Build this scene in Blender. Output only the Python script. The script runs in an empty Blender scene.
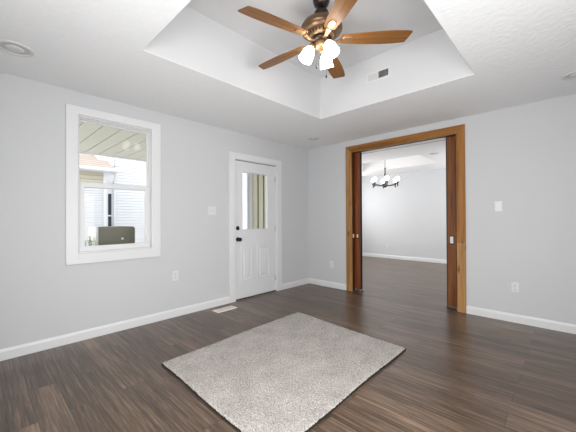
import bpy, bmesh, math, random
from mathutils import Vector, Matrix

random.seed(7)
PI = math.pi
SC = bpy.context.scene
COL = SC.collection

# ------------------------------------------------------------------ camera
FWD = Vector((-0.69022021, 0.72357151, 0.00635037))
RGT = Vector((0.72355591, 0.69024836, -0.00490342))
UPV = Vector((0.00793131, -0.00121041, 0.99996781))
cam_data = bpy.data.cameras.new('camera')
cam = bpy.data.objects.new('camera', cam_data)
COL.objects.link(cam)
mw = Matrix.Identity(4)
for i in range(3):
    mw[i][0], mw[i][1], mw[i][2] = RGT[i], UPV[i], -FWD[i]
mw[0][3], mw[1][3], mw[2][3] = 3.49956, -4.20747, 1.19184
cam.matrix_world = mw
cam_data.sensor_width = 36.0
cam_data.lens = 298.177 * 36.0 / 576.0
cam_data.clip_start = 0.02
SC.camera = cam

# ------------------------------------------------------------------ world, exposure
world = bpy.data.worlds.new('daylight')
SC.world = world
world.use_nodes = True
bg = world.node_tree.nodes['Background']
bg.inputs['Color'].default_value = (0.98, 0.99, 1.0, 1)
bg.inputs['Strength'].default_value = 1.75
SC.view_settings.view_transform = 'Standard'
SC.view_settings.look = 'None'
SC.view_settings.exposure = 0.36
SC.view_settings.gamma = 1.0
SC.view_settings.use_curve_mapping = False


def added_fill(name, loc, direction, sx, sy, watts, col=(0.99, 0.99, 0.985)):
    """Daylight entering through a real window opening."""
    d = bpy.data.lights.new(name, 'AREA')
    d.shape = 'RECTANGLE'
    d.size, d.size_y = sx, sy
    d.energy = watts
    d.color = col
    o = bpy.data.objects.new(name, d)
    COL.objects.link(o)
    o.location = loc
    o.rotation_euler = Vector(direction).to_track_quat('-Z', 'Y').to_euler()
    return o


# room extents (metres)
RX, RY, H, TH = 4.12, -4.62, 2.44, 2.953           # right wall x, front wall y, ceiling, tray
TX0, TX1, TY0, TY1 = 1.205, 2.891, -3.356, -1.198  # tray hole
FY0, FY1, FX0, FX1 = 0.20, 4.12, -1.60, 3.00        # far room
QX0, QX1, QY0, QY1 = -0.65, 1.285, 1.93, 3.14      # far tray

added_fill('window_light_right', (RX + 0.06, -3.15, 1.05), (-1, 0, 0), 1.7, 1.5, 36)
added_fill('window_light_front', (2.85, RY - 0.06, 1.10), (0, 1, 0), 1.5, 1.5, 52)
added_fill('window_light_dining_west', (FX0 - 0.06, 2.35, 1.65), (1, 0, 0), 2.2, 1.3, 50)
added_fill('window_light_dining_east', (FX1 + 0.06, 3.02, 1.65), (-1, 0, 0), 1.6, 1.3, 33)


# ------------------------------------------------------------------ materials
def new_mat(name):
    m = bpy.data.materials.new(name)
    m.use_nodes = True
    nt = m.node_tree
    return m, nt, nt.nodes['Principled BSDF']


def lin(c):
    return tuple((v / 255 / 12.92) if v / 255 <= 0.04045 else ((v / 255 + 0.055) / 1.055) ** 2.4 for v in c)


def paint(name, rgb, rough=0.5, bump=0.0, scale=60.0, var=0.0, metal=0.0, dist=0.004, spec=None):
    """Plain finish; rgb is linear albedo. Fine noise gives faint tone variation and bump."""
    m, nt, b = new_mat(name)
    N, L = nt.nodes, nt.links
    b.inputs['Roughness'].default_value = rough
    b.inputs['Metallic'].default_value = metal
    if spec is not None:
        b.inputs['Specular IOR Level'].default_value = spec
    tc = N.new('ShaderNodeTexCoord')
    nz = N.new('ShaderNodeTexNoise')
    nz.inputs['Scale'].default_value = scale
    nz.inputs['Detail'].default_value = 4
    L.new(tc.outputs['Object'], nz.inputs['Vector'])
    r = N.new('ShaderNodeMapRange')
    r.inputs['To Min'].default_value = 1 - var
    r.inputs['To Max'].default_value = 1 + var
    L.new(nz.outputs['Fac'], r.inputs['Value'])
    mx = N.new('ShaderNodeVectorMath')
    mx.operation = 'SCALE'
    mx.inputs[0].default_value = rgb
    L.new(r.outputs['Result'], mx.inputs['Scale'])
    L.new(mx.outputs['Vector'], b.inputs['Base Color'])
    if bump:
        bp = N.new('ShaderNodeBump')
        bp.inputs['Strength'].default_value = bump
        bp.inputs['Distance'].default_value = dist
        L.new(nz.outputs['Fac'], bp.inputs['Height'])
        L.new(bp.outputs['Normal'], b.inputs['Normal'])
    return m


def wood(name, dark, mid, light, axis='Z', rough=0.42, grain=26.0, knots=True):
    m, nt, b = new_mat(name)
    N, L = nt.nodes, nt.links
    tc = N.new('ShaderNodeTexCoord')
    mp = N.new('ShaderNodeMapping')
    sc = {'X': (1.3, grain, grain), 'Y': (grain, 1.3, grain), 'Z': (grain, grain, 1.3)}[axis]
    mp.inputs['Scale'].default_value = sc
    L.new(tc.outputs['Object'], mp.inputs['Vector'])
    n1 = N.new('ShaderNodeTexNoise')
    n1.inputs['Scale'].default_value = 1.0
    n1.inputs['Detail'].default_value = 6
    n1.inputs['Roughness'].default_value = 0.6
    n1.inputs['Distortion'].default_value = 0.6
    L.new(mp.outputs['Vector'], n1.inputs['Vector'])
    cr = N.new('ShaderNodeValToRGB')
    e = cr.color_ramp.elements
    e[0].position, e[0].color = 0.28, (*dark, 1)
    e[1].position, e[1].color = 0.72, (*light, 1)
    k = e.new(0.5)
    k.color = (*mid, 1)
    L.new(n1.outputs['Fac'], cr.inputs['Fac'])
    out = cr.outputs['Color']
    if knots:
        mp2 = N.new('ShaderNodeMapping')
        s2 = {'X': (3.0, 9, 9), 'Y': (9, 3.0, 9), 'Z': (9, 9, 3.0)}[axis]
        mp2.inputs['Scale'].default_value = s2
        L.new(tc.outputs['Object'], mp2.inputs['Vector'])
        vo = N.new('ShaderNodeTexVoronoi')
        vo.inputs['Scale'].default_value = 0.9
        L.new(mp2.outputs['Vector'], vo.inputs['Vector'])
        rg = N.new('ShaderNodeMapRange')
        rg.inputs['From Min'].default_value = 0.045
        rg.inputs['From Max'].default_value = 0.17
        L.new(vo.outputs['Distance'], rg.inputs['Value'])
        mx = N.new('ShaderNodeMix')
        mx.data_type = 'RGBA'
        mx.inputs[6].default_value = (dark[0] * .45, dark[1] * .4, dark[2] * .4, 1)
        L.new(rg.outputs['Result'], mx.inputs[0])
        L.new(out, mx.inputs[7])
        out = mx.outputs[2]
    L.new(out, b.inputs['Base Color'])
    b.inputs['Roughness'].default_value = rough
    b.inputs['Specular IOR Level'].default_value = 0.28
    bp = N.new('ShaderNodeBump')
    bp.inputs['Strength'].default_value = 0.12
    bp.inputs['Distance'].default_value = 0.002
    L.new(n1.outputs['Fac'], bp.inputs['Height'])
    L.new(bp.outputs['Normal'], b.inputs['Normal'])
    return m


def floor_mat():
    m, nt, b = new_mat('vinyl plank floor')
    N, L = nt.nodes, nt.links
    tc = N.new('ShaderNodeTexCoord')
    br = N.new('ShaderNodeTexBrick')
    br.offset = 0.37
    br.inputs['Color1'].default_value = (0, 0, 0, 1)
    br.inputs['Color2'].default_value = (1, 1, 1, 1)
    br.inputs['Mortar'].default_value = (0.5, 0.5, 0.5, 1)
    br.inputs['Scale'].default_value = 1.0
    br.inputs['Mortar Size'].default_value = 0.0016
    br.inputs['Mortar Smooth'].default_value = 0.2
    br.inputs['Brick Width'].default_value = 1.22
    br.inputs['Row Height'].default_value = 0.152
    L.new(tc.outputs['Object'], br.inputs['Vector'])
    sep = N.new('ShaderNodeSeparateColor')
    L.new(br.outputs['Color'], sep.inputs['Color'])
    # shift the grain from plank to plank
    cmb = N.new('ShaderNodeCombineXYZ')
    ms = N.new('ShaderNodeMath')
    ms.operation = 'MULTIPLY'
    ms.inputs[1].default_value = 37.0
    L.new(sep.outputs['Red'], ms.inputs[0])
    L.new(ms.outputs['Value'], cmb.inputs['X'])
    L.new(ms.outputs['Value'], cmb.inputs['Z'])
    add = N.new('ShaderNodeVectorMath')
    L.new(tc.outputs['Object'], add.inputs[0])
    L.new(cmb.outputs['Vector'], add.inputs[1])
    mp = N.new('ShaderNodeMapping')
    mp.inputs['Scale'].default_value = (2.6, 72, 1)
    L.new(add.outputs['Vector'], mp.inputs['Vector'])
    n1 = N.new('ShaderNodeTexNoise')
    n1.inputs['Scale'].default_value = 1.0
    n1.inputs['Detail'].default_value = 10
    n1.inputs['Roughness'].default_value = 0.72
    n1.inputs['Distortion'].default_value = 0.35
    L.new(mp.outputs['Vector'], n1.inputs['Vector'])
    mp2 = N.new('ShaderNodeMapping')
    mp2.inputs['Scale'].default_value = (0.55, 7, 1)
    L.new(add.outputs['Vector'], mp2.inputs['Vector'])
    n2 = N.new('ShaderNodeTexNoise')
    n2.inputs['Scale'].default_value = 1.0
    n2.inputs['Detail'].default_value = 3
    L.new(mp2.outputs['Vector'], n2.inputs['Vector'])
    f1 = N.new('ShaderNodeMath'); f1.operation = 'MULTIPLY_ADD'
    f1.inputs[1].default_value = 0.76
    L.new(n1.outputs['Fac'], f1.inputs[0])
    f2 = N.new('ShaderNodeMath'); f2.operation = 'MULTIPLY'
    f2.inputs[1].default_value = 0.24
    L.new(n2.outputs['Fac'], f2.inputs[0])
    L.new(f2.outputs['Value'], f1.inputs[2])
    f3 = N.new('ShaderNodeMath'); f3.operation = 'MULTIPLY_ADD'
    f3.inputs[1].default_value = 0.045
    L.new(sep.outputs['Red'], f3.inputs[0])
    f4 = N.new('ShaderNodeMath'); f4.operation = 'SUBTRACT'
    f4.inputs[1].default_value = 0.0225
    L.new(f1.outputs['Value'], f4.inputs[0])
    L.new(f4.outputs['Value'], f3.inputs[2])
    cr = N.new('ShaderNodeValToRGB')
    e = cr.color_ramp.elements
    e[0].position, e[0].color = 0.35, (0.020, 0.0115, 0.007, 1)
    e[1].position, e[1].color = 0.67, (0.275, 0.187, 0.127, 1)
    k = e.new(0.49); k.color = (0.090, 0.056, 0.035, 1)
    L.new(f3.outputs['Value'], cr.inputs['Fac'])
    mx = N.new('ShaderNodeMix'); mx.data_type = 'RGBA'
    mx.inputs[7].default_value = (0.025, 0.018, 0.014, 1)
    L.new(br.outputs['Fac'], mx.inputs[0])
    L.new(cr.outputs['Color'], mx.inputs[6])
    L.new(mx.outputs[2], b.inputs['Base Color'])
    b.inputs['Specular IOR Level'].default_value = 0.7
    rr = N.new('ShaderNodeMapRange')
    rr.inputs['To Min'].default_value = 0.25
    rr.inputs['To Max'].default_value = 0.38
    L.new(n1.outputs['Fac'], rr.inputs['Value'])
    L.new(rr.outputs['Result'], b.inputs['Roughness'])
    bp = N.new('ShaderNodeBump')
    bp.inputs['Strength'].default_value = 0.08
    bp.inputs['Distance'].default_value = 0.0008
    L.new(n1.outputs['Fac'], bp.inputs['Height'])
    L.new(bp.outputs['Normal'], b.inputs['Normal'])
    return m


def glass_mat(name, tint=(1, 1, 1)):
    m = bpy.data.materials.new(name)
    m.use_nodes = True
    nt = m.node_tree
    N, L = nt.nodes, nt.links
    N.remove(N['Principled BSDF'])
    tr = N.new('ShaderNodeBsdfTransparent')
    tr.inputs['Color'].default_value = (*tint, 1)
    gl = N.new('ShaderNodeBsdfGlossy')
    gl.inputs['Roughness'].default_value = 0.02
    fr = N.new('ShaderNodeFresnel')
    # the same reflectance on both faces of the thin pane
    ge = N.new('ShaderNodeNewGeometry')
    io = N.new('ShaderNodeMapRange')
    io.inputs['To Min'].default_value = 1.45
    io.inputs['To Max'].default_value = 1.0 / 1.45
    L.new(ge.outputs['Backfacing'], io.inputs['Value'])
    L.new(io.outputs['Result'], fr.inputs['IOR'])
    ms = N.new('ShaderNodeMath'); ms.operation = 'MULTIPLY'
    ms.inputs[1].default_value = 0.25
    L.new(fr.outputs['Fac'], ms.inputs[0])
    mx = N.new('ShaderNodeMixShader')
    L.new(ms.outputs['Value'], mx.inputs['Fac'])
    L.new(tr.outputs['BSDF'], mx.inputs[1])
    L.new(gl.outputs['BSDF'], mx.inputs[2])
    L.new(mx.outputs['Shader'], N['Material Output'].inputs['Surface'])
    return m


def rug_mat():
    m, nt, b = new_mat('speckled carpet pile')
    N, L = nt.nodes, nt.links
    tc = N.new('ShaderNodeTexCoord')
    n1 = N.new('ShaderNodeTexNoise')
    n1.inputs['Scale'].default_value = 125
    n1.inputs['Detail'].default_value = 4
    n1.inputs['Roughness'].default_value = 0.75
    L.new(tc.outputs['Object'], n1.inputs['Vector'])
    n2 = N.new('ShaderNodeTexNoise')
    n2.inputs['Scale'].default_value = 5
    n2.inputs['Detail'].default_value = 3
    L.new(tc.outputs['Object'], n2.inputs['Vector'])
    ad = N.new('ShaderNodeMath'); ad.operation = 'MULTIPLY_ADD'
    ad.inputs[1].default_value = 0.16
    L.new(n2.outputs['Fac'], ad.inputs[0])
    L.new(n1.outputs['Fac'], ad.inputs[2])
    cr = N.new('ShaderNodeValToRGB')
    e = cr.color_ramp.elements
    e[0].position, e[0].color = 0.40, (0.15, 0.13, 0.112, 1)
    e[1].position, e[1].color = 0.74, (0.61, 0.58, 0.55, 1)
    k = e.new(0.57); k.color = (0.385, 0.358, 0.334, 1)
    L.new(ad.outputs['Value'], cr.inputs['Fac'])
    L.new(cr.outputs['Color'], b.inputs['Base Color'])
    b.inputs['Roughness'].default_value = 0.95
    b.inputs['Specular IOR Level'].default_value = 0.1
    bp = N.new('ShaderNodeBump')
    bp.inputs['Strength'].default_value = 0.5
    bp.inputs['Distance'].default_value = 0.006
    L.new(n1.outputs['Fac'], bp.inputs['Height'])
    L.new(bp.outputs['Normal'], b.inputs['Normal'])
    return m


def glow_mat(name, col, strength):
    m, nt, b = new_mat(name)
    b.inputs['Base Color'].default_value = (0.9, 0.88, 0.84, 1)
    b.inputs['Roughness'].default_value = 0.35
    b.inputs['Emission Color'].default_value = (*col, 1)
    b.inputs['Emission Strength'].default_value = strength
    return m


M = {
    'wall': paint('grey wall paint', (0.592, 0.601, 0.614), 0.6, 0.06, 90, 0.012),
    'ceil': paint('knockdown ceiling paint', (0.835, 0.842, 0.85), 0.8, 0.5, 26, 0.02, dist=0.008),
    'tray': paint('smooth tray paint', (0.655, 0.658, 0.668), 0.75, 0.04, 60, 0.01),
    'tray_white': paint('white tray paint', (0.84, 0.84, 0.845), 0.75, 0.04, 60, 0.01),  # tray paint made lighter to stand in for light on the far tray
    'trim': paint('white trim paint', (0.74, 0.745, 0.75), 0.35, 0.0, 60, 0.01),
    'door': paint('white door paint', (0.725, 0.73, 0.745), 0.4, 0.0, 60, 0.01),
    'vinyl': paint('white vinyl', (0.74, 0.745, 0.752), 0.35, 0.0, 60, 0.01),
    'plate': paint('white plastic', (0.71, 0.71, 0.71), 0.3, 0.0, 60, 0.0),
    'slot': paint('dark slot', (0.04, 0.04, 0.04), 0.6),
    'shadowgap': paint('dark rubber seal', (0.03, 0.03, 0.032), 0.7),
    'black': paint('black metal', (0.012, 0.012, 0.013), 0.3, metal=0.3),
    'nickel': paint('satin nickel', (0.62, 0.62, 0.62), 0.35, metal=0.9),
    'brass': paint('aged brass', (0.72, 0.52, 0.36), 0.35, metal=0.8),
    'alu': paint('aluminium track', (0.85, 0.85, 0.85), 0.35, metal=0.6),
    'bronze': paint('oil rubbed bronze', (0.20, 0.125, 0.075), 0.38, 0.03, 40, 0.15, metal=0.75),
    'bronze_gold': paint('gilded bronze', (0.36, 0.215, 0.11), 0.4, 0.03, 40, 0.15, metal=0.7),
    'bronze_dark': paint('dark bronze', (0.045, 0.032, 0.025), 0.35, metal=0.6),
    'gunmetal': paint('dark nickel', (0.055, 0.052, 0.048), 0.4, metal=0.4),
    'floor': floor_mat(),
    'rug': rug_mat(),
    'rugback': paint('black rug backing', (0.018, 0.015, 0.013), 0.9),
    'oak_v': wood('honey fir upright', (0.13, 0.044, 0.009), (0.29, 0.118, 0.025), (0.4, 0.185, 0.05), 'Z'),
    'oak_pale': wood('pale fir upright', (0.25, 0.115, 0.034), (0.37, 0.19, 0.066), (0.47, 0.265, 0.11), 'Z'),
    'oak_h': wood('honey fir rail', (0.15, 0.052, 0.011), (0.28, 0.118, 0.027), (0.38, 0.18, 0.052), 'X'),
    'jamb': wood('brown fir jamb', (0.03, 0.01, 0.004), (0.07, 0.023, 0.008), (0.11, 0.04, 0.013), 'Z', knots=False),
    'pocket': wood('reddish stained door wood', (0.085, 0.026, 0.007), (0.19, 0.066, 0.018), (0.28, 0.11, 0.034), 'Z', knots=False),
    'pocket_red': wood('red brown door wood', (0.10, 0.024, 0.008), (0.21, 0.058, 0.020), (0.30, 0.10, 0.04), 'Z', knots=False),
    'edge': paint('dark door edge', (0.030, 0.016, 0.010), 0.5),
    'blade': wood('fan blade walnut', (0.117, 0.0468, 0.0144), (0.243, 0.1062, 0.0306), (0.333, 0.162, 0.054), 'X', 0.4, 34, False),
    'blade_edge': paint('fan blade edge', (0.10, 0.04, 0.015), 0.5),
    'glass': glass_mat('clear glass'),
    'shade': glow_mat('lit frosted glass', (1.0, 0.97, 0.92), 11.0),
    'shade_far': glow_mat('lit white glass', (1.0, 0.98, 0.95), 7.0),
    'lens': paint('recessed light lens', (0.52, 0.52, 0.525), 0.5),
    'canring': paint('recessed light trim', (0.66, 0.66, 0.66), 0.45),
    'register': paint('almond register', (0.84, 0.79, 0.70), 0.45),
    'siding': paint('white vinyl siding', (0.80, 0.82, 0.85), 0.5, var=0.02),
    'cream': paint('cream siding', (0.62, 0.585, 0.47), 0.5, var=0.03),  # siding colour with the shade under the eave put in
    'batten': paint('olive cream board siding', (0.62, 0.60, 0.47), 0.55, var=0.06, scale=4),
    'groove': paint('board groove', (0.13, 0.13, 0.10), 0.7),
    'porch': paint('porch ceiling board', (0.72, 0.715, 0.61), 0.6, var=0.06, scale=5),
    'shingle': paint('warm grey shingles', (0.50, 0.43, 0.39), 0.9, 0.3, 18, 0.18),
    'darkglass': paint('dark window glass', (0.05, 0.06, 0.085), 0.12),
    'box': paint('grey green enamel', (0.165, 0.158, 0.118), 0.45, var=0.05, scale=6),
    'leaf': paint('leaf green', (0.42, 0.66, 0.22), 0.5, var=0.25, scale=18),
    'stem': paint('plant stem', (0.10, 0.09, 0.04), 0.7),
    'concrete': paint('porch concrete', (0.62, 0.61, 0.59), 0.85, 0.1, 30, 0.06),
    'grass': paint('lawn', (0.16, 0.25, 0.08), 0.95, 0.3, 40, 0.3),
    'roofing': paint('roof deck', (0.35, 0.33, 0.31), 0.9),
}


# ------------------------------------------------------------------ mesh helpers
class MB:
    """Collects shapes given in world (or root-local) metres and links them as one mesh object."""

    def __init__(self):
        self.bm = bmesh.new()

    def box(self, x0, y0, z0, x1, y1, z1):
        x0, x1 = sorted((x0, x1)); y0, y1 = sorted((y0, y1)); z0, z1 = sorted((z0, z1))
        v = [self.bm.verts.new(p) for p in ((x0, y0, z0), (x1, y0, z0), (x1, y1, z0), (x0, y1, z0),
                                            (x0, y0, z1), (x1, y0, z1), (x1, y1, z1), (x0, y1, z1))]
        for f in ((3, 2, 1, 0), (4, 5, 6, 7), (0, 1, 5, 4), (1, 2, 6, 5), (2, 3, 7, 6), (3, 0, 4, 7)):
            self.bm.faces.new([v[i] for i in f])
        return self

    def hull(self, pts_a, pts_b):
        """Prism between two matching rings."""
        a = [self.bm.verts.new(p) for p in pts_a]
        b = [self.bm.verts.new(p) for p in pts_b]
        n = len(a)
        self.bm.faces.new(a[::-1]); self.bm.faces.new(b)
        for i in range(n):
            j = (i + 1) % n
            self.bm.faces.new((a[i], a[j], b[j], b[i]))
        return self

    def lathe(self, prof, origin=(0, 0, 0), axis=(0, 0, 1), seg=28, cap=True, smooth=True, a0=0.0):
        """prof: (radius, height) pairs along axis."""
        q = Vector(axis).normalized().to_track_quat('Z', 'Y').to_matrix()
        o = Vector(origin)
        rings = []
        for r, h in prof:
            if r < 1e-6:
                rings.append([self.bm.verts.new(o + q @ Vector((0, 0, h)))])
            else:
                rings.append([self.bm.verts.new(o + q @ Vector((r * math.cos(a0 + 2 * PI * k / seg), r * math.sin(a0 + 2 * PI * k / seg), h))) for k in range(seg)])
        fs = []
        for A, B in zip(rings, rings[1:]):
            for k in range(seg):
                j = (k + 1) % seg
                if len(A) == 1 and len(B) == 1:
                    continue
                if len(A) == 1:
                    fs.append(self.bm.faces.new((A[0], B[j], B[k])))
                elif len(B) == 1:
                    fs.append(self.bm.faces.new((A[k], A[j], B[0])))
                else:
                    fs.append(self.bm.faces.new((A[k], A[j], B[j], B[k])))
        if smooth:
            for f in fs:
                f.smooth = True
        if cap:
            if len(rings[0]) > 1: self.bm.faces.new(rings[0][::-1])
            if len(rings[-1]) > 1: self.bm.faces.new(rings[-1])
        return self

    def cyl(self, p0, p1, r, seg=16):
        p0, p1 = Vector(p0), Vector(p1)
        d = p1 - p0
        return self.lathe([(r, 0), (r, d.length)], p0, d, seg)

    def tube(self, pts, r, seg=10):
        pts = [Vector(p) for p in pts]
        rings = []
        up = Vector((0.013, 0.021, 1)).normalized()
        for i, p in enumerate(pts):
            t = (pts[min(i + 1, len(pts) - 1)] - pts[max(i - 1, 0)]).normalized()
            s = t.cross(up)
            if s.length < 1e-3: s = t.cross(Vector((1, 0, 0)))
            s.normalize(); u = s.cross(t)
            rr = r[i] if isinstance(r, (list, tuple)) else r
            rings.append([self.bm.verts.new(p + s * rr * math.cos(2 * PI * k / seg) + u * rr * math.sin(2 * PI * k / seg)) for k in range(seg)])
        for A, B in zip(rings, rings[1:]):
            for k in range(seg):
                j = (k + 1) % seg
                f = self.bm.faces.new((A[k], A[j], B[j], B[k])); f.smooth = True
        self.bm.faces.new(rings[0][::-1]); self.bm.faces.new(rings[-1])
        return self

    def grid_wall(self, axis, t0, t1, a0, a1, z0, z1, holes):
        """Wall slab with rectangular holes. axis 'x': slab spans x in t0..t1 and runs along y."""
        As = sorted({a0, a1, *[h[0] for h in holes], *[h[1] for h in holes]})
        Zs = sorted({z0, z1, *[h[2] for h in holes], *[h[3] for h in holes]})
        As = [a for a in As if a0 <= a <= a1]; Zs = [z for z in Zs if z0 <= z <= z1]

        def solid(i, k):
            if i < 0 or k < 0 or i >= len(As) - 1 or k >= len(Zs) - 1: return False
            ca, cz = (As[i] + As[i + 1]) / 2, (Zs[k] + Zs[k + 1]) / 2
            return not any(h[0] < ca < h[1] and h[2] < cz < h[3] for h in holes)
        cache = {}

        def V(t, a, z):
            key = (round(t, 5), round(a, 5), round(z, 5))
            if key not in cache:
                cache[key] = self.bm.verts.new((t, a, z) if axis == 'x' else (a, t, z))
            return cache[key]
        for i in range(len(As) - 1):
            for k in range(len(Zs) - 1):
                if not solid(i, k): continue
                b0, b1, c0, c1 = As[i], As[i + 1], Zs[k], Zs[k + 1]
                for t in (t0, t1):
                    self.bm.faces.new([V(t, b0, c0), V(t, b1, c0), V(t, b1, c1), V(t, b0, c1)])
                for di, dk, e in ((-1, 0, ((b0, c0), (b0, c1))), (1, 0, ((b1, c0), (b1, c1))), (0, -1, ((b0, c0), (b1, c0))), (0, 1, ((b0, c1), (b1, c1)))):
                    if not solid(i + di, k + dk):
                        self.bm.faces.new([V(t0, *e[0]), V(t0, *e[1]), V(t1, *e[1]), V(t1, *e[0])])
        return self

    def frame(self, axis, t0, t1, a0, a1, z0, z1, w, wb=None, wt=None):
        """Rectangular picture frame of four mitred-looking bars."""
        wb = w if wb is None else wb
        wt = w if wt is None else wt
        return self.grid_wall(axis, t0, t1, a0, a1, z0, z1, [(a0 + w, a1 - w, z0 + wb, z1 - wt)])

    def build(self, name, mat, parent=None, bevel=0.0, segs=2, rot=None, loc=None):
        bm = self.bm
        bmesh.ops.recalc_face_normals(bm, faces=bm.faces)
        off = Vector((0, 0, 0))
        p = parent
        while p is not None:
            off += p.location
            p = p.parent
        if parent is not None and rot is None:
            for v in bm.verts: v.co -= off
        me = bpy.data.meshes.new(name)
        bm.to_mesh(me); bm.free()
        o = bpy.data.objects.new(name, me)
        COL.objects.link(o)
        mats = mat if isinstance(mat, (list, tuple)) else [mat]
        for mm in mats: me.materials.append(M[mm] if isinstance(mm, str) else mm)
        if parent is not None: o.parent = parent
        if rot is not None: o.rotation_euler = rot
        if loc is not None: o.location = loc
        if bevel:
            b = o.modifiers.new('bevel', 'BEVEL')
            b.width = bevel; b.segments = segs; b.limit_method = 'ANGLE'; b.angle_limit = math.radians(40)
        return o


def tag(o, label=None, cat=None, group=None, kind=None):
    if label: o['label'] = label
    if cat: o['category'] = cat
    if group: o['group'] = group
    if kind: o['kind'] = kind
    return o


def root(name, loc, label, cat, group=None, kind=None):
    o = bpy.data.objects.new(name, None)
    o.empty_display_size = 0.1
    COL.objects.link(o)
    o.location = loc
    return tag(o, label, cat, group, kind)


def copy_tree(o, parent=None):
    c = o.copy(); COL.objects.link(c)
    if parent is not None: c.parent = parent
    for ch in list(o.children): copy_tree(ch, c)
    return c


def struct(name, mb, mat, label, cat, bevel=0.0):
    return tag(mb.build(name, mat, None, bevel), label, cat, None, 'structure')


# ================================================================== SETTING
# ---- floor (one continuous run of planks through both rooms)
struct('floor', MB().box(0, RY, -0.05, RX, 0.10, 0).box(FX0, 0.10, -0.05, FX1 + 0.0, FY1, 0), 'floor',
       'dark brown wood plank floor running through both rooms', 'floor')

# ---- openings
WIN = (-3.515, -2.795, 0.852, 2.213)     # window_1: y0, y1, z0, z1
DOR = (-1.645, -0.812, 0.0, 2.048)       # door_1
OPN = (0.925, 2.442, 0.0, 2.243)         # cased opening: x0, x1

struct('wall_left', MB().grid_wall('x', -0.16, 0, RY - 0.15, 0.0, -0.05, 2.6, [WIN, (DOR[0], DOR[1], -0.06, DOR[3])]), 'wall',
       'pale grey wall on the left holding the window and the white door', 'wall')
# the partition is two skins with a hollow between them where the pocket doors slide
wb = MB()
wb.grid_wall('y', 0.0, 0.072, -0.0, RX + 0.15, -0.05, 2.6, [(OPN[0] - 0.012, OPN[1] + 0.012, -0.06, OPN[3] + 0.012)])
wb.grid_wall('y', 0.138, 0.20, -0.0, RX + 0.15, -0.05, 2.6, [(OPN[0] - 0.012, OPN[1] + 0.012, -0.06, OPN[3] + 0.012)])
struct('wall_back', wb, 'wall', 'pale grey wall on the right with the wide wood framed opening', 'wall')
struct('wall_right', MB().grid_wall('x', RX, RX + 0.15, RY - 0.15, 0.0, -0.05, 2.6, [(-4.00, -2.30, 0.30, 1.80)]), 'wall',
       'pale grey wall behind the camera with a wide window', 'wall')
struct('wall_front', MB().grid_wall('y', RY - 0.15, RY, 0.0, RX, -0.05, 2.6, [(2.10, 3.60, 0.35, 1.85)]), 'wall',
       'pale grey wall behind the camera with a second window', 'wall')
# far room shell
struct('wall_far_back', MB().grid_wall('y', FY1, FY1 + 0.15, FX0 - 0.15, FX1 + 0.15, -0.05, 2.6, []), 'wall',
       'bare pale grey wall at the end of the room beyond the opening', 'wall')
struct('wall_far_left', MB().grid_wall('x', FX0 - 0.13, FX0, 0.005, FY1, -0.05, 2.6, [(1.25, 3.45, 1.00, 2.30)]), 'wall',
       'grey side wall of the far room, hidden left of the opening', 'wall')
struct('wall_far_right', MB().grid_wall('x', FX1, FX1 + 0.15, 0.20, FY1, -0.05, 2.6, [(2.22, 3.82, 1.00, 2.30)]), 'wall',
       'grey side wall of the far room, hidden right of the opening', 'wall')
struct('wall_far_front', MB().grid_wall('y', 0.07, 0.20, FX0, 0.0, -0.05, 2.6, []), 'wall',
       'far room wall that continues outside past the entry door', 'wall')


def tray_ceiling(name, x0, x1, y0, y1, tx0, tx1, ty0, ty1, label, tray='tray'):
    c = root(name, (0, 0, H), label, 'ceiling', None, 'structure')
    lo = MB()
    bm = lo.bm
    # flat border as a clean ring with thickness
    for z in (H,):
        pass
    lo.box(x0, y0, H, tx0, y1, H + 0.004).box(tx1, y0, H, x1, y1, H + 0.004)
    lo.box(tx0, y0, H, tx1, ty0, H + 0.004).box(tx0, ty1, H, tx1, y1, H + 0.004)
    lo.build('ceiling_border', 'ceil', c)
    t = MB()
    e = 0.10
    t.box(tx0 - e, ty0 - e, H + 0.004, tx0, ty1 + e, TH + e).box(tx1, ty0 - e, H + 0.004, tx1 + e, ty1 + e, TH + e)
    t.box(tx0, ty0 - e, H + 0.004, tx1, ty0, TH + e).box(tx0, ty1, H + 0.004, tx1, ty1 + e, TH + e)
    t.box(tx0, ty0, TH, tx1, ty1, TH + e)
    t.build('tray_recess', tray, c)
    return c


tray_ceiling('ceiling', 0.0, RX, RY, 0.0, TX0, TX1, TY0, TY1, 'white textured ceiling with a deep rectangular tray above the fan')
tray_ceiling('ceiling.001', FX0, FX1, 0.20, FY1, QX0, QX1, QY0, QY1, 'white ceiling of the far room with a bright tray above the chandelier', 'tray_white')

# ---- baseboards
BH = 0.095


def baseboard(name, pts, label, kind='structure'):
    mb = MB()
    for (x0, y0, x1, y1, nx, ny) in pts:
        prof = [(0, 0), (0.0145, 0), (0.0145, BH - 0.022), (0.010, BH - 0.008), (0.006, BH), (0, BH)]
        a = [(x0 + nx * d, y0 + ny * d, z) for d, z in prof]
        b = [(x1 + nx * d, y1 + ny * d, z) for d, z in prof]
        mb.hull(a, b)
    return struct(name, mb, 'trim', label, 'baseboard')


baseboard('baseboard_left', [(0, RY, 0, -1.746, 1, 0)], 'white baseboard under the window, left of the white door')
baseboard('baseboard_corner', [(0, -0.704, 0, 0, 1, 0), (0, 0, 0.815, 0, 0, -1)], 'short white baseboard wrapping the corner between door and opening')
baseboard('baseboard_back', [(2.540, 0, RX, 0, 0, -1)], 'white baseboard right of the wood framed opening')
baseboard('baseboard_far', [(FX0, FY1, FX1, FY1, 0, -1)], 'white baseboard along the back wall of the far room')

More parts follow.
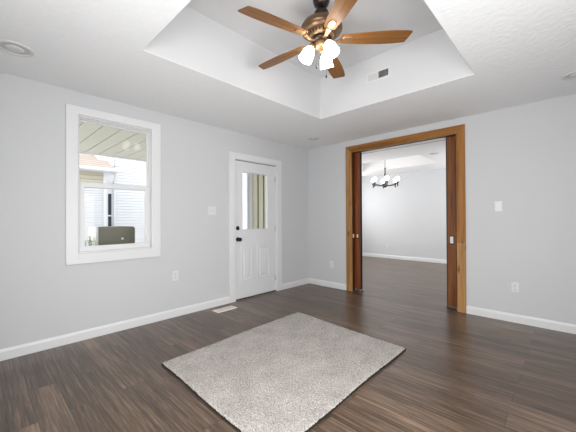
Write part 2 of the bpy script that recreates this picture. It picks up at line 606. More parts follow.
# ================================================================== WINDOW
w = root('window_1', (0, (WIN[0] + WIN[1]) / 2, WIN[2]), 'white double hung window with wide flat casing', 'window', None, 'structure')
y0, y1, z0, z1 = WIN
MB().frame('x', 0.0, 0.020, y0 - 0.10, y1 + 0.083, z0 - 0.101, z1 + 0.080, 0.100, 0.101, 0.080).build('casing', 'trim', w, 0.004)
MB().frame('x', -0.155, -0.004, y0 - 0.001, y1 + 0.001, z0 - 0.001, z1 + 0.001, 0.013).build('jamb', 'trim', w, 0.002)
MB().frame('x', -0.125, -0.045, y0 + 0.012, y1 - 0.012, z0 + 0.012, z1 - 0.012, 0.008, 0.020, 0.008).build('frame', 'vinyl', w, 0.002)
us = MB().frame('x', -0.115, -0.085, y0 + 0.016, y1 - 0.016, 1.515, z1 - 0.018, 0.014, 0.048, 0.014).build('upper_sash', 'vinyl', w, 0.003)
MB().box(-0.102, y0 + 0.026, 1.555, -0.098, y1 - 0.026, z1 - 0.028).build('glass_pane', 'glass', us)
ls = MB().frame('x', -0.080, -0.048, y0 + 0.018, y1 - 0.018, z0 + 0.024, 1.563, 0.046, 0.040, 0.050).build('lower_sash', 'vinyl', w, 0.004)
MB().box(-0.066, y0 + 0.060, z0 + 0.060, -0.062, y1 - 0.060, 1.516).build('glass_pane', 'glass', ls)
MB().box(-0.070, -3.18, 1.563, -0.050, -3.12, 1.572).build('sash_lock', 'vinyl', ls, 0.002)

# unseen windows behind the camera and in the far room, added to admit light
for i, (ax, t, a0, a1, c0, c1, lab) in enumerate((
        ('x', RX + 0.02, -4.00, -2.30, 0.30, 1.80, 'wide white framed window in the wall behind the camera'),
        ('y', RY - 0.10, 2.10, 3.60, 0.35, 1.85, 'white framed window in the other wall behind the camera'),
        ('x', FX0 - 0.09, 1.25, 3.45, 1.00, 2.30, 'white framed window in the left wall of the far room'),
        ('x', FX1 + 0.02, 2.22, 3.82, 1.00, 2.30, 'white framed window in the right wall of the far room'))):
    struct('window_%d' % (i + 2), MB().frame(ax, t, t + 0.07, a0, a1, c0, c1, 0.05), 'vinyl', lab, 'window')

# ================================================================== ENTRY DOOR
d = root('door_1', (0, (DOR[0] + DOR[1]) / 2, 0), 'white half glass entry door with black knob and two lower panels', 'door', None, 'structure')
y0, y1, z0, z1 = DOR
cs = MB()
cs.box(0, y0 - 0.100, 0, 0.020, y0 + 0.004, z1 + 0.087).box(0, y1 - 0.004, 0, 0.020, y1 + 0.105, z1 + 0.087)
cs.box(0, y0 + 0.004, z1 - 0.004, 0.020, y1 - 0.004, z1 + 0.087)
cs.build('casing', 'trim', d, 0.004)
jb = MB()
jb.box(-0.155, y0 - 0.001, 0, -0.002, y0 + 0.009, z1).box(-0.155, y1 - 0.009, 0, -0.002, y1 + 0.001, z1).box(-0.155, y0, z1 - 0.009, -0.002, y1, z1 + 0.001)
jb.build('jamb', 'trim', d)
sl = MB().grid_wall('x', -0.060, -0.016, y0 + 0.012, y1 - 0.012, 0.024, z1 - 0.017, [(-1.498, -0.990, 1.020, 1.878)]).build('slab', 'door', d, 0.002)
MB().box(-0.060, y0 + 0.009, z1 - 0.017, -0.024, y1 - 0.009, z1 - 0.009).build('weather_seal', 'shadowgap', d)  # dark strip painting the shadow in the gap above the slab
MB().frame('x', -0.066, -0.008, -1.512, -0.976, 1.006, 1.892, 0.020).build('lite_frame', 'door', sl, 0.004)
MB().box(-0.040, -1.498, 1.020, -0.036, -0.990, 1.878).build('glass_pane', 'glass', sl)
for (a, b) in ((-1.524, -1.316), (-1.216, -0.962)):
    pm = MB().frame('x', -0.018, -0.005, a, b, 0.268, 0.792, 0.020)
    pm.hull([(-0.0165, a + 0.045, 0.313), (-0.0165, b - 0.045, 0.313), (-0.0165, b - 0.045, 0.747), (-0.0165, a + 0.045, 0.747)],
            [(-0.007, a + 0.060, 0.328), (-0.007, b - 0.060, 0.328), (-0.007, b - 0.060, 0.732), (-0.007, a + 0.060, 0.732)])
    pm.build('panel', 'door', sl, 0.003)
tag(MB().lathe([(0.030, 0), (0.030, 0.008), (0.024, 0.014), (0.010, 0.016), (0.0, 0.016)], (-0.016, -1.583, 1.047), (1, 0, 0)).box(0.0, -1.588, 1.030, 0.012, -1.578, 1.064)
    .build('deadbolt', 'black', sl), 'round black deadbolt')
tag(MB().lathe([(0.032, 0), (0.032, 0.007), (0.014, 0.012), (0.012, 0.034), (0.024, 0.042), (0.029, 0.054), (0.027, 0.066), (0.015, 0.074), (0, 0.075)], (-0.016, -1.580, 0.884), (1, 0, 0))
    .build('knob', 'black', sl), 'round black door knob')
for hz in (0.22, 1.02, 1.82):
    tag(MB().cyl((-0.010, y1 - 0.010, hz - 0.045), (-0.010, y1 - 0.010, hz + 0.045), 0.0065).box(-0.018, y1 - 0.03, hz - 0.045, -0.0145, y1 - 0.010, hz + 0.045)
        .build('hinge', 'nickel', d), 'small nickel hinge')
tag(MB().box(-0.150, y0 + 0.002, 0.0, -0.004, y1 - 0.002, 0.016).build('threshold', 'edge', d, 0.002), 'brown threshold')
MB().box(-0.058, y0 + 0.012, 0.017, -0.018, y1 - 0.012, 0.0245).build('door_sweep', 'trim', d)

# ================================================================== CASED OPENING AND POCKET DOORS
x0, x1, _, z1 = OPN
CW = 0.110
t = root('trim_1', ((x0 + x1) / 2, 0, 0), 'knotty honey wood casing framing the wide opening to the far room', 'door frame', None, 'structure')
xo0, xo1, zo = x0 - CW, x1 + 0.098, z1 + 0.104


def leg(x_in, x_out, za, zb_in, zb_out, ya, yb):
    a = [(x_in, ya, za), (x_out, ya, za), (x_out, ya, zb_out), (x_in, ya, zb_in)]
    b = [(x, yb, z) for x, _, z in a]
    return MB().hull(a, b)


for (ya, yb) in ((-0.020, -0.0005), (0.2005, 0.220)):
    tag(leg(x0, xo0, 0.0, z1, zo, ya, yb).build('casing_leg', 'oak_pale', t, 0.003), 'paler tan left casing board')
    leg(x1, xo1, 0.868, z1, zo, ya, yb).build('casing_leg', 'oak_v', t, 0.003)
    tag(leg(x1, xo1, 0.0, 0.867, 0.867, ya, yb).build('casing_leg_splice', 'oak_pale', t, 0.003), 'paler spliced lower casing piece')
    MB().hull([(x0, ya, z1), (x1, ya, z1), (xo1, ya, zo), (xo0, ya, zo)], [(x0, yb, z1), (x1, yb, z1), (xo1, yb, zo), (xo0, yb, zo)]).build('casing_head', 'oak_h', t, 0.003)
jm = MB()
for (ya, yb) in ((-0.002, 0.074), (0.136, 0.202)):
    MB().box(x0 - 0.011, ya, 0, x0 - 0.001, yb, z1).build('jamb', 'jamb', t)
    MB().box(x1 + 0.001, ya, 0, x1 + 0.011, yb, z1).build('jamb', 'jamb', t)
    MB().box(x0, ya, z1 + 0.001, x1, yb, z1 + 0.011).build('head_jamb', 'edge' if ya < 0.1 else 'trim', t)  # front board coloured dark for the shadow slot under the casing
tr = MB().box(0.10, 0.086, z1 + 0.016, 3.2, 0.124, z1 + 0.040)
tag(tr.build('sliding_track', 'alu', t), 'aluminium sliding track')
DY0, DY1 = 0.087, 0.122


def pocket_door(name, xa, xb, lead, zb, label, pull_mat, plab, ps, pocket='pocket'):
    """xa..xb is the whole leaf, most of it inside the wall; lead is the edge in the opening."""
    s = 1 if lead == xb else -1
    r = root(name, ((xa + xb) / 2, (DY0 + DY1) / 2, zb), label, 'door', None, 'structure')
    zt = z1 + 0.008
    st = MB()
    for (p, q) in ((xa, xa + 0.115), (xb - 0.115, xb)):
        st.box(p, DY0, zb, q, DY1, zt)
    for (p, q) in ((zb, zb + 0.22), (1.0, 1.14), (zt - 0.12, zt)):
        st.box(xa + 0.115, DY0, p, xb - 0.115, DY1, q)
    st.build('stile_and_rail_frame', pocket, r, 0.002)
    MB().box(xa + 0.112, DY0 + 0.010, zb + 0.2, xb - 0.112, DY1 - 0.010, zt - 0.1).build('panel', pocket, r)
    tag(MB().box(lead, DY0 - 0.0015, zb, lead - s * 0.014, DY1 + 0.0015, zt).build('edge_strip', 'edge', r), 'dark leading edge strip')
    px, pw, ph = ps
    back = MB().box(px - pw / 2 - 0.010, DY0 - 0.003, 0.893 - ph / 2 - 0.014, px + pw / 2 + 0.010, DY0, 0.893 + ph / 2 + 0.014).build('pull_backplate', 'bronze_dark', r, 0.001)
    tag(MB().frame('y', DY0 - 0.007, DY0 - 0.003, px - pw / 2, px + pw / 2, 0.893 - ph / 2, 0.893 + ph / 2, 0.009)
        .box(px - pw / 2 + 0.008, DY0 - 0.0045, 0.893 - ph / 2 + 0.008, px + pw / 2 - 0.008, DY0 - 0.003, 0.893 + ph / 2 - 0.008).build('pull', pull_mat, back), plab)
    return r


pocket_door('door_2', 0.27, 1.030, 1.030, 0.030, 'left sliding pocket door with small brass pull, mostly inside the wall', 'brass', 'small brass pull', (0.968, 0.028, 0.060), 'pocket_red')
pocket_door('door_3', 2.294, 3.06, 2.294, 0.022, 'right sliding pocket door with white pull, mostly inside the wall', 'plate', 'white door pull', (2.357, 0.040, 0.088))
sk = MB().box(x0 - 0.0005, 0.004, 0.865, x0 + 0.0025, 0.050, 0.925)
tag(sk.build('strike_plate', 'brass', t), 'small brass strike plate')
for gx in (1.035, 2.300):
    tag(MB().box(gx - 0.02, DY0 + 0.004, 0, gx + 0.10 if gx > 2 else gx + 0.02, DY1 - 0.004, 0.012).build('floor_guide', 'gunmetal', t), 'pale floor guide')

# ================================================================== RUG
rug = root('rug', (1.72, -2.32, 0), 'beige speckled shag area rug lying on the brown plank floor', 'rug')
RC = [Vector((1.000, -1.425)), Vector((1.072, -3.160)), Vector((2.425, -3.200)), Vector((2.405, -1.545))]
NU, NV = 150, 190
mb = MB()
rnd = random.Random(3)


def rug_pt(u, v):
    a = RC[0].lerp(RC[3], u); b = RC[1].lerp(RC[2], u)
    p = a.lerp(b, v)
    # corners spread slightly, edges a little wavy
    p.x += 0.004 * math.sin(v * 9 + 1) * (abs(u - .5) * 2) ** 6
    p.y += 0.004 * math.sin(u * 8) * (abs(v - .5) * 2) ** 6
    return p


rows = []
for j in range(NV + 1):
    row = []
    for i in range(NU + 1):
        p = rug_pt(i / NU, j / NV)
        e = min(i, NU - i, j, NV - j)
        z = 0.022 + rnd.uniform(-0.0025, 0.003) - (0.006 if e == 0 else 0.002 if e == 1 else 0)
        row.append(mb.bm.verts.new((p.x + rnd.uniform(-.003, .003), p.y + rnd.uniform(-.003, .003), z)))
    rows.append(row)
for j in range(NV):
    for i in range(NU):
        mb.bm.faces.new((rows[j][i], rows[j + 1][i], rows[j + 1][i + 1], rows[j][i + 1]))
mb.build('pile', 'rug', rug)
c = (RC[0] + RC[1] + RC[2] + RC[3]) / 4
bk = MB()
ring = [rug_pt(k / 30, 0) for k in range(30)] + [rug_pt(1, k / 30) for k in range(30)] + [rug_pt(1 - k / 30, 1) for k in range(30)] + [rug_pt(0, 1 - k / 30) for k in range(30)]
bk.hull([(p.x, p.y, 0.0005) for p in ring], [(c.x + (p.x - c.x) * 1.001, c.y + (p.y - c.y) * 1.001, 0.0145) for p in ring])
tag(bk.build('backing', 'rugback', rug), 'dark backing edge')

# ================================================================== CEILING FAN
FX, FYc = 2.047, -2.283
fan = root('ceiling_fan', (FX, FYc, TH), 'five blade ceiling fan with walnut blades and three lit glass shades', 'ceiling fan')
BZ = 2.624


def fl(prof, dz=0.0):
    return MB().lathe(prof, (FX, FYc, dz), (0, 0, 1), 40)


fl([(0.0, TH), (0.068, TH), (0.068, TH - 0.012), (0.058, TH - 0.045), (0.035, TH - 0.062), (0.0, TH - 0.062)]).build('canopy', 'bronze_dark', fan)
fl([(0.013, 2.80), (0.013, TH - 0.05)]).build('downrod', 'bronze_dark', fan)
fl([(0.0, 2.865), (0.030, 2.865), (0.052, 2.855), (0.060, 2.835), (0.056, 2.812), (0.062, 2.806), (0.062, 2.788), (0.0, 2.780)]).build('coupling', 'bronze_dark', fan)
fl([(0.0, 2.792), (0.070, 2.790), (0.110, 2.776), (0.150, 2.748), (0.166, 2.722), (0.168, 2.705), (0.160, 2.690), (0.120, 2.678), (0.0, 2.678)]).build('motor_housing', 'bronze', fan)
vb = fl([(0.0, 2.680), (0.108, 2.680), (0.112, 2.672), (0.098, 2.642), (0.092, 2.636), (0.0, 2.636)]).build('vent_band', 'bronze_gold', fan)
vs = MB()
for k in range(24):
    a = 2 * PI * k / 24
    ca, sa = math.cos(a), math.sin(a)
    n = Vector((ca, sa, 0)); tt = Vector((-sa, ca, 0))
    A = Vector((FX, FYc, 2.668)) + n * 0.1085; B = Vector((FX, FYc, 2.648)) + n * 0.1015
    vs.hull([A - tt * .005, A + tt * .005, B + tt * .005, B - tt * .005], [q + n * 0.003 for q in (A - tt * .005, A + tt * .005, B + tt * .005, B - tt * .005)])
vs.build('vent_slots', 'bronze_dark', vb)
fl([(0.0, 2.637), (0.078, 2.637), (0.084, 2.628), (0.084, 2.612), (0.070, 2.602), (0.0, 2.600)]).build('flywheel', 'bronze_dark', fan)
fl([(0.0, 2.603), (0.056, 2.603), (0.060, 2.592), (0.054, 2.562), (0.040, 2.546), (0.018, 2.538), (0.0, 2.534)]).build('switch_housing', 'bronze_gold', fan)
fl([(0.0, 2.536), (0.010, 2.534), (0.012, 2.526), (0.006, 2.516), (0.0, 2.512)]).build('finial', 'bronze_gold', fan)


def blade_mesh():
    out = [(0.165, -0.046), (0.25, -0.055), (0.36, -0.063), (0.48, -0.068), (0.58, -0.068), (0.66, -0.062), (0.700, -0.055),
           (0.703, -0.046), (0.672, 0.050), (0.662, 0.058), (0.58, 0.066), (0.48, 0.067), (0.36, 0.063), (0.25, 0.055), (0.165, 0.046), (0.152, 0.030), (0.152, -0.030)]
    m_ = MB()
    m_.hull([(x, y, -0.003) for x, y in out], [(x, y, 0.003) for x, y in out])
    return m_


def iron_mesh():
    m_ = MB()
    # cast arm from the flywheel, dropping under the blade and spreading into a pad
    path = [(0.070, 0, -0.022), (0.105, 0, -0.026), (0.135, 0, -0.018), (0.165, 0, -0.009)]
    wid = [0.016, 0.013, 0.014, 0.022]
    for (p, q, wp, wq) in zip(path, path[1:], wid, wid[1:]):
        m_.hull([(p[0], -wp, p[2] - .005), (p[0], wp, p[2] - .005), (p[0], wp, p[2] + .005), (p[0], -wp, p[2] + .005)],
                [(q[0], -wq, q[2] - .005), (q[0], wq, q[2] - .005), (q[0], wq, q[2] + .005), (q[0], -wq, q[2] + .005)])
    pad = []
    for k in range(24):
        a = 2 * PI * k / 24
        sx, sy = math.cos(a), math.sin(a)
        pad.append((0.210 + 0.050 * math.copysign(abs(sx) ** .6, sx), 0.029 * math.copysign(abs(sy) ** .7, sy)))
    m_.hull([(0.21 + (x - .21) * .86, y * .84, -0.011) for x, y in pad], [(x, y, -0.0032) for x, y in pad])
    return m_


bmesh0 = blade_mesh().build('blade', 'blade', fan, 0.0015, rot=(0, 0, 0))
iron0 = iron_mesh().build('blade_bracket', 'bronze_gold', bmesh0, 0.001, rot=(0, 0, 0))
b_root = bmesh0
PITCH = math.radians(-10)
for k in range(5):
    o = bmesh0 if k == 0 else bmesh0.copy()
    if k:
        COL.objects.link(o)
        i2 = iron0.copy(); COL.objects.link(i2); i2.parent = o
    o.location = (0, 0, BZ - TH)
    o.rotation_mode = 'XYZ'
    o.rotation_euler = (Matrix.Rotation(math.radians(40 + 72 * k), 3, 'Z') @ Matrix.Rotation(PITCH, 3, 'X')).to_euler()
# three lit shades on short arms
for ang in (108, 230, 344):
    a = math.radians(ang)
    n = Vector((math.cos(a), math.sin(a), 0))
    o = Vector((FX, FYc, 0))
    p = [o + n * 0.045 + Vector((0, 0, 2.572)), o + n * 0.066 + Vector((0, 0, 2.578)), o + n * 0.078 + Vector((0, 0, 2.572))]
    ar = MB().tube(p, 0.009)
    ax = (n * 0.50 + Vector((0, 0, -1))).normalized()
    s = p[-1]
    ar.lathe([(0.0, -0.012), (0.020, -0.010), (0.026, 0.004), (0.027, 0.022), (0.0, 0.024)], s, ax, 24)
    ab = ar.build('lamp_arm', 'bronze_gold', fan)
    prof = [(0.023, 0.012), (0.027, 0.020), (0.038, 0.038), (0.046, 0.060), (0.050, 0.084), (0.053, 0.108), (0.057, 0.128),
            (0.054, 0.128), (0.050, 0.107), (0.047, 0.084), (0.043, 0.060), (0.035, 0.040), (0.024, 0.024), (0.0, 0.021)]
    tag(MB().lathe(prof, s, ax, 32, cap=False).build('lamp_shade', 'shade', ab), 'lit frosted glass bell shade')
for (dx, dy, zb) in ((-0.035, -0.02, 2.420), (0.02, 0.035, 2.345)):
    ch = MB()
    ch.cyl((FX + dx, FYc + dy, zb), (FX + dx, FYc + dy, 2.560), 0.0012, 8)
    ch.lathe([(0, -0.014), (0.006, -0.010), (0.0075, 0.0), (0.005, 0.010), (0, 0.014)], (FX + dx, FYc + dy, zb - .010), (0, 0, 1), 14)
    tag(ch.build('pull_chain', 'bronze_dark', fan), 'thin pull chain with dark bead')

# ================================================================== CHANDELIER (far room)
CX, CY = 0.300, 2.48
ch = root('chandelier', (CX, CY, TH), 'dark metal six arm chandelier with white shades hanging in the far room', 'chandelier')


def cl(prof):
    return MB().lathe(prof, (CX, CY, 0), (0, 0, 1), 20)


cl([(0, TH), (0.065, TH), (0.060, TH - .02), (0.02, TH - .035), (0, TH - .035)]).build('canopy', 'gunmetal', ch)
cl([(0.006, 2.36), (0.006, TH - 0.03)]).build('stem', 'gunmetal', ch)
cl([(0.0, 2.375), (0.008, 2.37), (0.022, 2.345), (0.013, 2.32), (0.015, 2.22), (0.020, 2.20), (0.015, 2.18), (0.015, 2.02), (0.026, 1.99), (0.034, 1.955),
    (0.052, 1.945), (0.052, 1.925), (0.030, 1.910), (0.012, 1.898), (0.0, 1.890)]).build('column', 'gunmetal', ch)
for k in range(6):
    a = math.radians(43.6 + 20 + 60 * k)
    n = Vector((math.cos(a), math.sin(a), 0)); o = Vector((CX, CY, 0)); Z = lambda r, z: o + n * r + Vector((0, 0, z))
    ar = MB().tube([Z(0.04, 1.936), Z(0.12, 1.945), Z(0.19, 1.955), Z(0.25, 1.965), Z(0.290, 1.970)], 0.010)
    ar.lathe([(0.0, 1.900), (0.010, 1.910), (0.016, 1.930), (0.013, 1.975), (0.028, 1.990), (0.028, 2.000), (0.015, 2.010), (0.020, 2.044), (0, 2.046)], o + n * 0.295, (0, 0, 1), 14)
    ao = ar.build('arm', 'gunmetal', ch)
    MB().lathe([(0.018, 2.038), (0.034, 2.048), (0.043, 2.068), (0.045, 2.090), (0.041, 2.112), (0.036, 2.126), (0.032, 2.126), (0.037, 2.111), (0.041, 2.090), (0.039, 2.070), (0.030, 2.053), (0, 2.048)],
               o + n * 0.295, (0, 0, 1), 20, cap=False).build('lamp_shade', 'shade_far', ao)


# ================================================================== RECESSED LIGHTS
def recessed(loc, r, label):
    g = root('recessed_light', (0, 0, 0), label, 'recessed light', 'recessed ceiling lights')
    MB().lathe([(r, 0.0), (r, -0.004), (r * .94, -0.008), (r * .80, -0.007), (r * .74, -0.002), (r * .74, 0.0)], (0, 0, 0), (0, 0, 1), 40, cap=False).build('trim_ring', 'canring', g)
    MB().lathe([(r * .745, -0.001), (r * .66, -0.0045), (r * .55, -0.003), (r * .50, -0.0012), (0, -0.0012)], (0, 0, 0), (0, 0, 1), 40, cap=False).build('baffle', 'lens', g)
    MB().lathe([(r * .48, -0.001), (r * .45, -0.006), (r * .30, -0.009), (0, -0.010)], (0, 0, 0), (0, 0, 1), 32, cap=False).build('lens', 'canring', g)
    g.location = loc
    return g


recessed((0.560, -4.010, H), 0.112, 'white recessed light in the ceiling above and left of the window')
recessed((3.535, -0.560, H), 0.098, 'white recessed light in the ceiling near the right wall')
recessed((0.555, -0.530, H), 0.090, 'white recessed light in the ceiling corner near the white door')
recessed((1.543, 2.010, H), 0.090, 'white recessed light in the far room ceiling beside its tray')

# ================================================================== VENTS
v = root('air_vent', (1.986, TY1, 2.732), 'white wall register with two louver banks on the tray side', 'vent')
vx0, vx1, vz0, vz1 = 1.862, 2.112, 2.690, 2.774
MB().frame('y', TY1 - 0.008, TY1, vx0 - 0.012, vx1 + 0.012, vz0 - 0.012, vz1 + 0.012, 0.018).box(1.979, TY1 - 0.008, vz0, 1.993, TY1, vz1).build('frame', 'plate', v, 0.002)
MB().box(vx0, TY1 - 0.0012, vz0, vx1, TY1 - 0.0002, vz1).build('duct_opening', 'slot', v)
for (a, b, sgn) in ((vx0 + .006, 1.979, -1), (1.993, vx1 - .006, 1)):
    lv = MB()
    n = 9
    for k in range(n):
        xx = a + (b - a) * (k + .5) / n
        dx = 0.0036 * sgn if sgn < 0 else 0.0025
        lv.hull([(xx - dx - .0006, TY1 - .0015, vz0 + .006), (xx - dx + .0006, TY1 - .0015, vz0 + .006), (xx + dx + .0006, TY1 - .0075, vz0 + .006), (xx + dx - .0006, TY1 - .0075, vz0 + .006)],
                [(xx - dx - .0006, TY1 - .0015, vz1 - .006), (xx - dx + .0006, TY1 - .0015, vz1 - .006), (xx + dx + .0006, TY1 - .0075, vz1 - .006), (xx + dx - .0006, TY1 - .0075, vz1 - .006)])
    lv.build('louver_bank', 'plate', v)

fr = root('floor_register', (0.20, -1.948, 0), 'almond metal floor register on the planks beside the white door', 'vent')
rx0, rx1, ry0, ry1 = 0.128, 0.272, -2.102, -1.796
MB().hull([(rx0, ry0, 0.0002), (rx1, ry0, 0.0002), (rx1, ry1, 0.0002), (rx0, ry1, 0.0002)],
          [(rx0 + .008, ry0 + .008, 0.006), (rx1 - .008, ry0 + .008, 0.006), (rx1 - .008, ry1 - .008, 0.006), (rx0 + .008, ry1 - .008, 0.006)]).build('face_plate', 'register', fr, 0.001)
sl_ = MB()
for k in range(17):
    yy = ry0 + 0.030 + k * 0.0154
    for xa in (0.152, 0.186, 0.220):
        sl_.box(xa, yy - .0022, 0.0055, xa + 0.026, yy + .0022, 0.0064)
sl_.build('slots', paint('register slot shade', (0.33, 0.29, 0.24), 0.6), fr)


# ================================================================== SWITCHES AND OUTLETS
def wall_plate(kind, loc, face, label, wdt, hgt, name, cat, group):
    """Local X points out of the wall; face 'left' wall (+x) or 'back' wall (-y)."""
    g = root(name, (0, 0, 0), label, cat, group)
    hw, hh = wdt / 2, hgt / 2
    MB().hull([(0.0003, -hw, -hh), (0.0003, hw, -hh), (0.0003, hw, hh), (0.0003, -hw, hh)],
              [(0.006, -hw + .004, -hh + .004), (0.006, hw - .004, -hh + .004), (0.006, hw - .004, hh - .004), (0.006, -hw + .004, hh - .004)]).build('cover_plate', 'plate', g, 0.0015)
    if kind == 'outlet':
        for zc in (-0.021, 0.021):
            r_ = MB().lathe([(0.0165, 0.0058), (0.0165, 0.0085), (0.0, 0.0085)], (0, 0, zc), (1, 0, 0), 20, smooth=False).build('receptacle', 'plate', g)
            MB().box(0.0083, -0.0075, zc - .001, 0.0088, -0.0050, zc + .008).box(0.0083, 0.0050, zc - .001, 0.0088, 0.0075, zc + .008) \
                .lathe([(0.003, 0), (0.003, .0005), (0, .0005)], (0.0083, 0, zc - .008), (1, 0, 0), 10).build('socket_slots', 'slot', r_)
        MB().lathe([(0.0028, 0.0055), (0.0028, 0.0068), (0, 0.0068)], (0, 0, 0), (1, 0, 0), 10).build('screw', 'nickel', g)
    elif kind == 'toggle':
        n = 2 if wdt > 0.1 else 1
        for k in range(n):
            yc = (k - (n - 1) / 2) * 0.046
            bz = MB().frame('x', 0.005, 0.0072, yc - 0.008, yc + 0.008, -0.0145, 0.0145, 0.0025).build('switch_bezel', 'plate', g)
            MB().hull([(0.004, yc - .0048, -0.006), (0.004, yc + .0048, -0.006), (0.004, yc + .0048, 0.008), (0.004, yc - .0048, 0.008)],
                      [(0.019, yc - .004, 0.006), (0.019, yc + .004, 0.006), (0.018, yc + .004, 0.014), (0.018, yc - .004, 0.014)]).build('toggle', 'plate', bz)
            for zc in (-0.042, 0.042):
                MB().lathe([(0.0028, 0.0055), (0.0028, 0.0068), (0, 0.0068)], (0, yc, zc), (1, 0, 0), 10).build('screw', 'nickel', g)
    else:
        MB().frame('x', 0.005, 0.0085, -0.018, 0.018, -0.034, 0.034, 0.004).build('rocker_frame', 'plate', g)
        MB().hull([(0.005, -.0135, -.029), (0.005, .0135, -.029), (0.005, .0135, .029), (0.005, -.0135, .029)],
                  [(0.006, -.0135, -.029), (0.006, .0135, -.029), (0.011, .0135, .029), (0.011, -.0135, .029)]).build('rocker', 'plate', g)
    if face == 'back':
        g.rotation_euler = (0, 0, -PI / 2)
    g.location = loc
    return g


wall_plate('toggle', (0.0, -2.018, 1.291), 'left', 'white double toggle light switch between the window and the door', 0.125, 0.122, 'light_switch', 'light switch', 'wall light switches')
wall_plate('rocker', (2.876, 0.0, 1.314), 'back', 'white single light switch right of the wood framed opening', 0.075, 0.122, 'light_switch', 'light switch', 'wall light switches')
wall_plate('outlet', (0.0, -2.530, 0.492), 'left', 'white electrical outlet below and right of the window', 0.078, 0.122, 'electrical_outlet', 'outlet', 'wall outlets')
wall_plate('outlet', (0.512, 0.0, 0.392), 'back', 'white electrical outlet low in the corner left of the opening', 0.075, 0.122, 'electrical_outlet', 'outlet', 'wall outlets')
wall_plate('outlet', (3.026, 0.0, 0.394), 'back', 'white electrical outlet low on the wall right of the opening', 0.075, 0.118, 'electrical_outlet', 'outlet', 'wall outlets')
wall_plate('outlet', (-0.440, FY1, 0.345), 'back', 'white electrical outlet low on the back wall of the far room', 0.075, 0.118, 'electrical_outlet', 'outlet', 'wall outlets')

# ================================================================== OUTSIDE
GZ = -0.18
struct('ground', MB().box(-14, -12, GZ - 0.1, -0.161, 14, GZ), 'concrete', 'pale paved ground outside the window', 'ground')
# porch ceiling of wide boards with dark seams, seen up through the window
pc = root('porch_ceiling', (-1.6, -2.6, 2.45), 'cream board porch ceiling outside the window', 'porch ceiling', None, 'structure')
seams = [-2.10 - 0.228 * k for k in range(-9, 15)]
pb = MB()
for a, b in zip(seams, seams[1:]):
    pb.box(-3.17, b + 0.006, 2.450, -0.17, a - 0.006, 2.475)
pb.build('boards', 'porch', pc)
MB().box(-3.17, seams[-1], 2.468, -0.17, seams[0], 2.50).build('seam_backing', 'groove', pc)
MB().box(-3.23, seams[-1], 2.435, -3.17, seams[0], 2.60).build('edge_beam', 'siding', pc)
# far room outer wall: board and batten, seen through the door glass
ow = root('wall_outside', (-0.9, 0.04, GZ), 'olive cream vertical board siding seen through the door glass', 'wall', None, 'structure')
edges = [-1.735, -1.690, -1.455, -1.405, -1.272, -1.226, -1.075, -1.03, -0.86, -0.81, -0.62, -0.57, -0.38, -0.33, -0.165]
MB().box(-1.735, 0.045, GZ, -0.165, 0.069, 2.45).build('groove_backing', 'groove', ow)
MB().box(-1.775, -0.02, GZ, -1.725, 0.069, 2.45).build('corner_board', 'siding', ow, 0.004)
for k in range(1, len(edges) - 1, 2):
    a, b = edges[k], edges[k + 1]
    q = MB().box(a, 0.020, GZ, b, 0.045, 2.45)
    if b - a > 0.2: q.box(a + 0.10, 0.012, GZ, a + 0.125, 0.02, 2.45)
    q.build('siding_board', 'batten', ow, 0.004)

# neighbouring house across the side yard
hs = root('house', (-6.5, -1.8, GZ), 'white lap sided house seen outside through the window', 'house')


def lap(x, ya, yb, za, zb, rows_, mat, name='lap_siding'):
    m_ = MB()
    hgt = (zb - za) / rows_
    for k in range(rows_):
        q = za + k * hgt
        m_.hull([(x - .05, ya, q), (x + 0.03, ya, q + 0.012), (x + 0.002, ya, q), (x + 0.004, ya, q + hgt), (x - .05, ya, q + hgt)],
                [(x - .05, yb, q), (x + 0.03, yb, q + 0.012), (x + 0.002, yb, q), (x + 0.004, yb, q + hgt), (x - .05, yb, q + hgt)])
    return m_.build(name, mat, hs)


lap(-6.02, -1.44, 3.5, GZ, 3.6, 46, 'siding')
lap(-5.62, -6.0, -1.84, GZ, 2.12, 36, 'siding')
tag(lap(-5.62, -6.0, -1.84, 2.12, 2.43, 3, 'cream', 'upper_siding'), 'cream boards under the eave')
MB().box(-7.2, -6.0, GZ, -5.67, -1.85, 2.43).build('wall', 'siding', hs)
MB().box(-7.2, -1.85, GZ, -6.07, 3.5, 3.6).build('wall', 'siding', hs)
MB().box(-5.64, -1.84, GZ, -5.585, -1.775, 2.43).build('corner_board', 'siding', hs)
MB().box(-6.03, -1.73, GZ, -5.985, -1.625, 1.90).box(-6.03, -1.535, GZ, -5.985, -1.435, 1.90).box(-6.03, -1.78, 1.90, -5.985, -1.435, 2.43).build('window_trim', 'siding', hs)
MB().box(-6.05, -1.63, 0.9, -6.0, -1.53, 1.90).build('window_glass', 'darkglass', hs)
MB().box(-6.0, -1.64, 1.26, -5.995, -1.52, 1.30).build('window_rail', 'siding', hs)
rf = MB()
for k in range(9):
    xa, xb = -5.35 - k * 0.16, -5.35 - (k + 1) * 0.16 - 0.02
    za, zb_ = 2.50 + k * 0.075, 2.50 + (k + 1) * 0.075 + 0.006
    rf.hull([(xa, -6.2, za), (xa, -1.62, za), (xa, -1.62, za + .016), (xa, -6.2, za + .016)],
            [(xb, -6.2, zb_ - .006), (xb, -1.62, zb_ - .006), (xb, -1.62, zb_), (xb, -6.2, zb_)])
rf.build('shingle_roof', 'shingle', hs)
MB().box(-5.66, -6.2, 2.43, -5.36, -1.62, 2.455).build('soffit', 'siding', hs)
gt = MB().box(-5.36, -6.2, 2.44, -5.25, -1.55, 2.52)
gt.build('gutter', 'siding', hs, 0.01)
MB().tube([(-5.31, -1.60, 2.44), (-5.40, -1.60, 2.36), (-5.9, -1.50, 2.25), (-5.95, -1.48, 2.15), (-5.95, -1.48, GZ)], 0.030, 8).build('downspout', 'siding', hs)

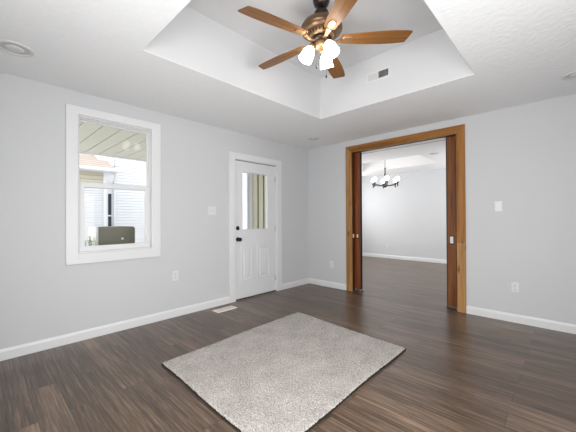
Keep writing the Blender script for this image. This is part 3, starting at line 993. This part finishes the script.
# grey cabinet on the porch right below the window
cb = root('outdoor_cabinet', (-0.92, -2.95, GZ), 'grey green metal cabinet with a rounded corner outside the window', 'cabinet')
ya, yb, zt = -3.164, -2.742, 1.089
prof = [(ya, GZ + .06), (yb, GZ + .06)]
for k in range(7):
    a = PI / 2 * k / 6
    prof.append((yb - 0.035 + 0.035 * math.cos(a), zt - 0.035 + 0.035 * math.sin(a)))
prof.append((ya, zt))
MB().hull([(-0.71, p, q) for p, q in prof], [(-1.10, p, q) for p, q in prof]).build('body', 'box', cb, 0.004)
tag(MB().box(-1.09, ya - 0.026, GZ + .06, -0.715, ya - 0.0005, zt + 0.004).build('side_trim', 'siding', cb, 0.003), 'white side trim')
MB().box(-1.05, ya + 0.03, GZ, -0.76, yb - 0.03, GZ + 0.06).build('base', 'black', cb)
tag(MB().lathe([(0.016, 0), (0.014, 0.006), (0, 0.008)], (-0.71, -2.896, 0.935), (1, 0, 0), 16).build('knob', 'plate', cb), 'small pale knob')

# little leafy plant beside the cabinet
pl = root('leafy_plant', (-0.70, -3.262, GZ), 'small bright green leafy plant outside the lower window corner', 'plant')
st = MB(); lf = MB()
rr = random.Random(11)
for k in range(9):
    a = rr.uniform(0, 2 * PI); r = rr.uniform(0.02, 0.06)
    top = Vector((-0.70 + r * math.cos(a), -3.262 + r * math.sin(a), rr.uniform(0.905, 0.970)))
    base = Vector((-0.70 + 0.02 * math.cos(a), -3.262 + 0.02 * math.sin(a), GZ))
    st.tube([base, base.lerp(top, .5) + Vector((0.02 * math.cos(a), .02 * math.sin(a), 0)), top], 0.003, 6)
    for q in range(16):
        z = base.lerp(top, 0.45 + 0.55 * q / 15)
        b = rr.uniform(0, 2 * PI); L_ = rr.uniform(0.03, 0.05); w_ = L_ * .42
        dv = Vector((math.cos(b), math.sin(b), rr.uniform(0, .7))).normalized()
        sv = dv.cross(Vector((0, 0, 1))).normalized()
        nv = dv.cross(sv)
        P_ = [z, z + dv * L_ * .45 + sv * w_ + nv * .003, z + dv * L_, z + dv * L_ * .45 - sv * w_ + nv * .003]
        lf.bm.faces.new([lf.bm.verts.new(p) for p in P_])
st.build('stems', 'stem', pl)
lf.build('foliage', 'leaf', pl)
